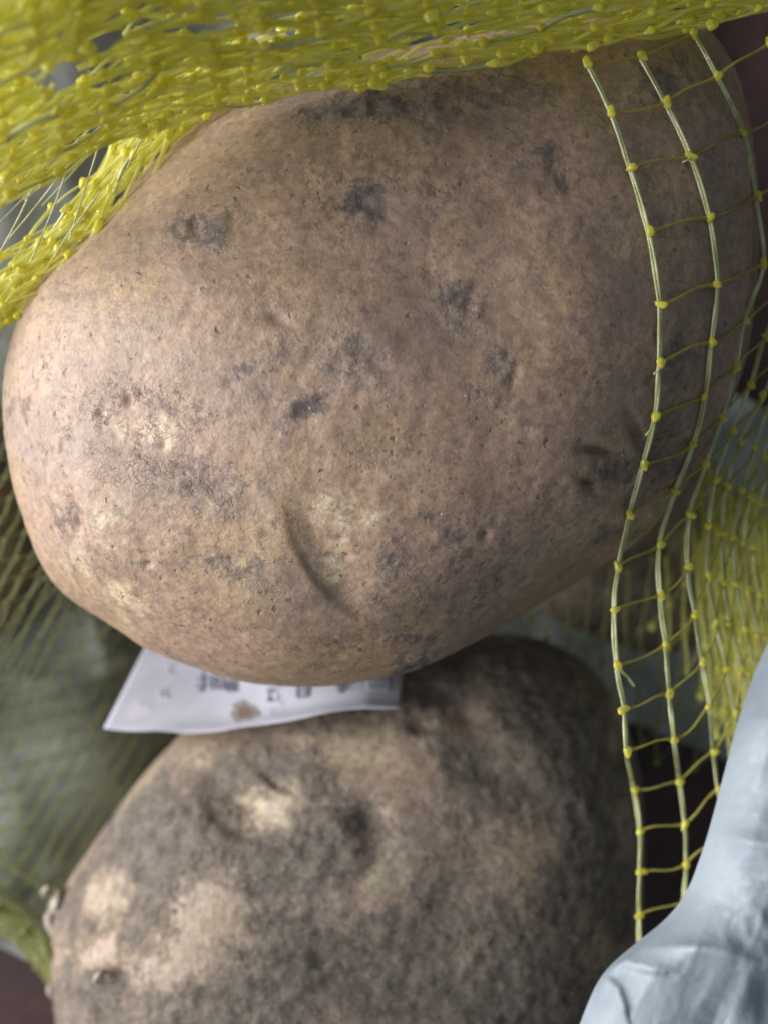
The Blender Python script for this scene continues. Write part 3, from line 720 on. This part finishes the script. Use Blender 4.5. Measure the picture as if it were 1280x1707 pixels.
glyph([(0, 0, 1, -.1), (.1, .35, .9, .3), (.45, 0, .45, 1), (.1, .9, .8, .8)], 443, 1152, 18, 2.6, M_ink)
glyph([(0, 0, 0, 1), (0, 0, .9, -.1), (.9, 0, .9, .9), (0, .5, .9, .4), (0, 1, .9, .9), (1.2, -.1, 1.1, .9)], 496, 1146, 17, 2.8, M_ink)
glyph([(0, .3, .8, 0), (0, .5, 1, .3), (.1, .8, .9, .6), (.4, .1, .4, .9)], 562, 1138, 19, 3.6, M_ink)
glyph(box_+[(.5, 0, .5, 1), (0, .5, 1, .5), (.25, 0, .25, 1), (.75, 0, .75, 1)], 614, 1118, 32, 1.8, M_ink2)
glyph([(0, 0, .9, 0), (0, 0, 0, .9), (0, .9, .9, .9), (.2, .2, .7, .7), (.7, .2, .2, .7)], 266, 1148, 17, 2.2, M_ink2)
glyph([(0, 0, .9, 0), (.4, 0, .4, .8), (0, .8, .9, .8)], 276, 1110, 16, 2.0, M_ink2)
glyph([(0, 0, 1, -.2), (.2, .3, .9, .1)], 436, 1188, 18, 2.2, M_ink2)
def stain_mesh(x, y, rx, ry, mat, name):
    lift = .02-.0006*rx; c0 = on_paper(x, y, lift+.005); V = [c0]; n_ = 28
    for r_ in (.5, 1):
        for i in range(n_):
            a = 2*math.pi*i/n_; rr = r_*(1+.14*math.sin(a*3+1)+.09*math.sin(a*7))
            V.append(on_paper(x+rx*rr*math.cos(a), y+ry*rr*math.sin(a), lift))
    F = [(0, 1+i, 1+(i+1) % n_) for i in range(n_)]
    F4 = [(1+i, 1+n_+i, 1+n_+(i+1) % n_, 1+(i+1) % n_) for i in range(n_)]
    me = bpy.data.meshes.new(name); me.from_pydata([tuple(v*S) for v in V], [], F+F4); me.shade_smooth(); me.materials.append(mat)
    link(name, me, pslip, (0, 0, 0))
stain_mesh(408, 1186, 24, 17, M_halo, 'stain_halo')
stain_mesh(408, 1187, 13, 10, M_st, 'soil_stain')
stain_mesh(232, 1186, 20, 15, M_pk, 'pink_smudge')

# ------------------------------------------------------------------ milky plastic bag at the lower right
milk = film_mat('milky_plastic', (.36, .43, .485), (.46, .53, .585), .48, transl=.5, bumpk=.2, nscale=.9)
pe = [(1330, 960), (1292, 1050), (1256, 1130), (1228, 1215), (1204, 1310), (1180, 1400), (1150, 1485), (1118, 1530), (1070, 1568), (1030, 1600), (1003, 1627), (985, 1665), (967, 1712), (945, 1780), (920, 1860)]
efn, LE = curve_fn(pe)
NU, NV_ = 200, 110; V = []
for i in range(NU+1):
    s_ = LE*i/NU; ex, ey = efn(s_); ax, ay = 1.0, .42
    for j in range(NV_+1):
        v = j/NV_; d_ = v**1.35*520
        V.append((ex+ax*d_, ey+ay*d_, d_, s_))
V = np.array(V); d_ = V[:, 2]; s_ = V[:, 3]
p2 = np.stack([V[:, 0]/100, V[:, 1]/100, np.zeros(len(V))], -1)
ridge = 1-np.abs(vnoise(p2, .55, 80))
st = p2.copy(); st[:, 0] = (V[:, 0]*.93+V[:, 1]*.36)/100*1.7; st[:, 1] = (V[:, 1]*.93-V[:, 0]*.36)/100*.45
fold = vnoise(st, .8, 84); rip = 1-np.abs(vnoise(p2*np.array([1, 1.6, 1]), 2.6, 88))
z = 10.2+1.0*(1-np.exp(-d_/70))-.0008*d_
fadein = np.clip(d_/70, 0, 1)
z += fadein*(.26*ridge**2+.10*fold**2+.022*(1-np.abs(vnoise(st*np.array([1, 2.2, 1]), 1.3, 91)))**4+.010*(1-np.abs(vnoise(st*np.array([1, 3, 1]), 3.1, 95)))**5)
z += .07*rip**2*np.exp(-((V[:, 0]-1262)/34)**2-((V[:, 1]-1500)/120)**2)
# the small folded corner
cz_, sg, tt = seg_signed(V[:, 0], V[:, 1], [(1003, 1627), (1040, 1606), (1092, 1618)])
z += .17*np.exp(-np.abs(cz_)/np.where(sg > 0, 26, 7))*np.clip(d_/12, 0, 1)
cz2, sg, tt = seg_signed(V[:, 0], V[:, 1], [(1003, 1627), (1030, 1650), (1040, 1680)])
z += .12*np.exp(-np.abs(cz2)/np.where(sg > 0, 7, 24))*np.clip(d_/12, 0, 1)
z -= .35*np.exp(-((V[:, 0]-1280)/40)**2-((V[:, 1]-1650)/60)**2)
W = np.array([tuple(P(a, b, c)) for a, b, c in zip(V[:, 0], V[:, 1], z)]).reshape(NU+1, NV_+1, 3)
# film rolls down and back under at its edge
roll = []
Vr = V.reshape(NU+1, NV_+1, 4); zr = z.reshape(NU+1, NV_+1)
for dz_, dp in ((.04, 0), (.12, 1.5), (.25, 7), (.5, 22), (.9, 50), (1.5, 95), (2.2, 150)):
    roll.append(np.array([tuple(P(Vr[i, 0, 0]+dp, Vr[i, 0, 1]+.42*dp, zr[i, 0]-dz_)) for i in range(NU+1)]))
roll = np.stack(roll[::-1], 1)
W = np.concatenate([roll, W], 1)
n1, n2 = W.shape[:2]; I = np.arange(n1*n2).reshape(n1, n2); F = np.stack([I[:-1, :-1], I[:-1, 1:], I[1:, 1:], I[1:, :-1]], -1).reshape(-1, 4)
o = link('plastic_bag', mesh_from('plastic_bag', W.reshape(-1, 3), F, milk.m)); q = o.modifiers.new('s', 'SOLIDIFY'); q.thickness = .0002
tag(o, 'milky pale blue plastic bag edge folded over in the lower right corner', 'plastic bag')
print('knots', count)
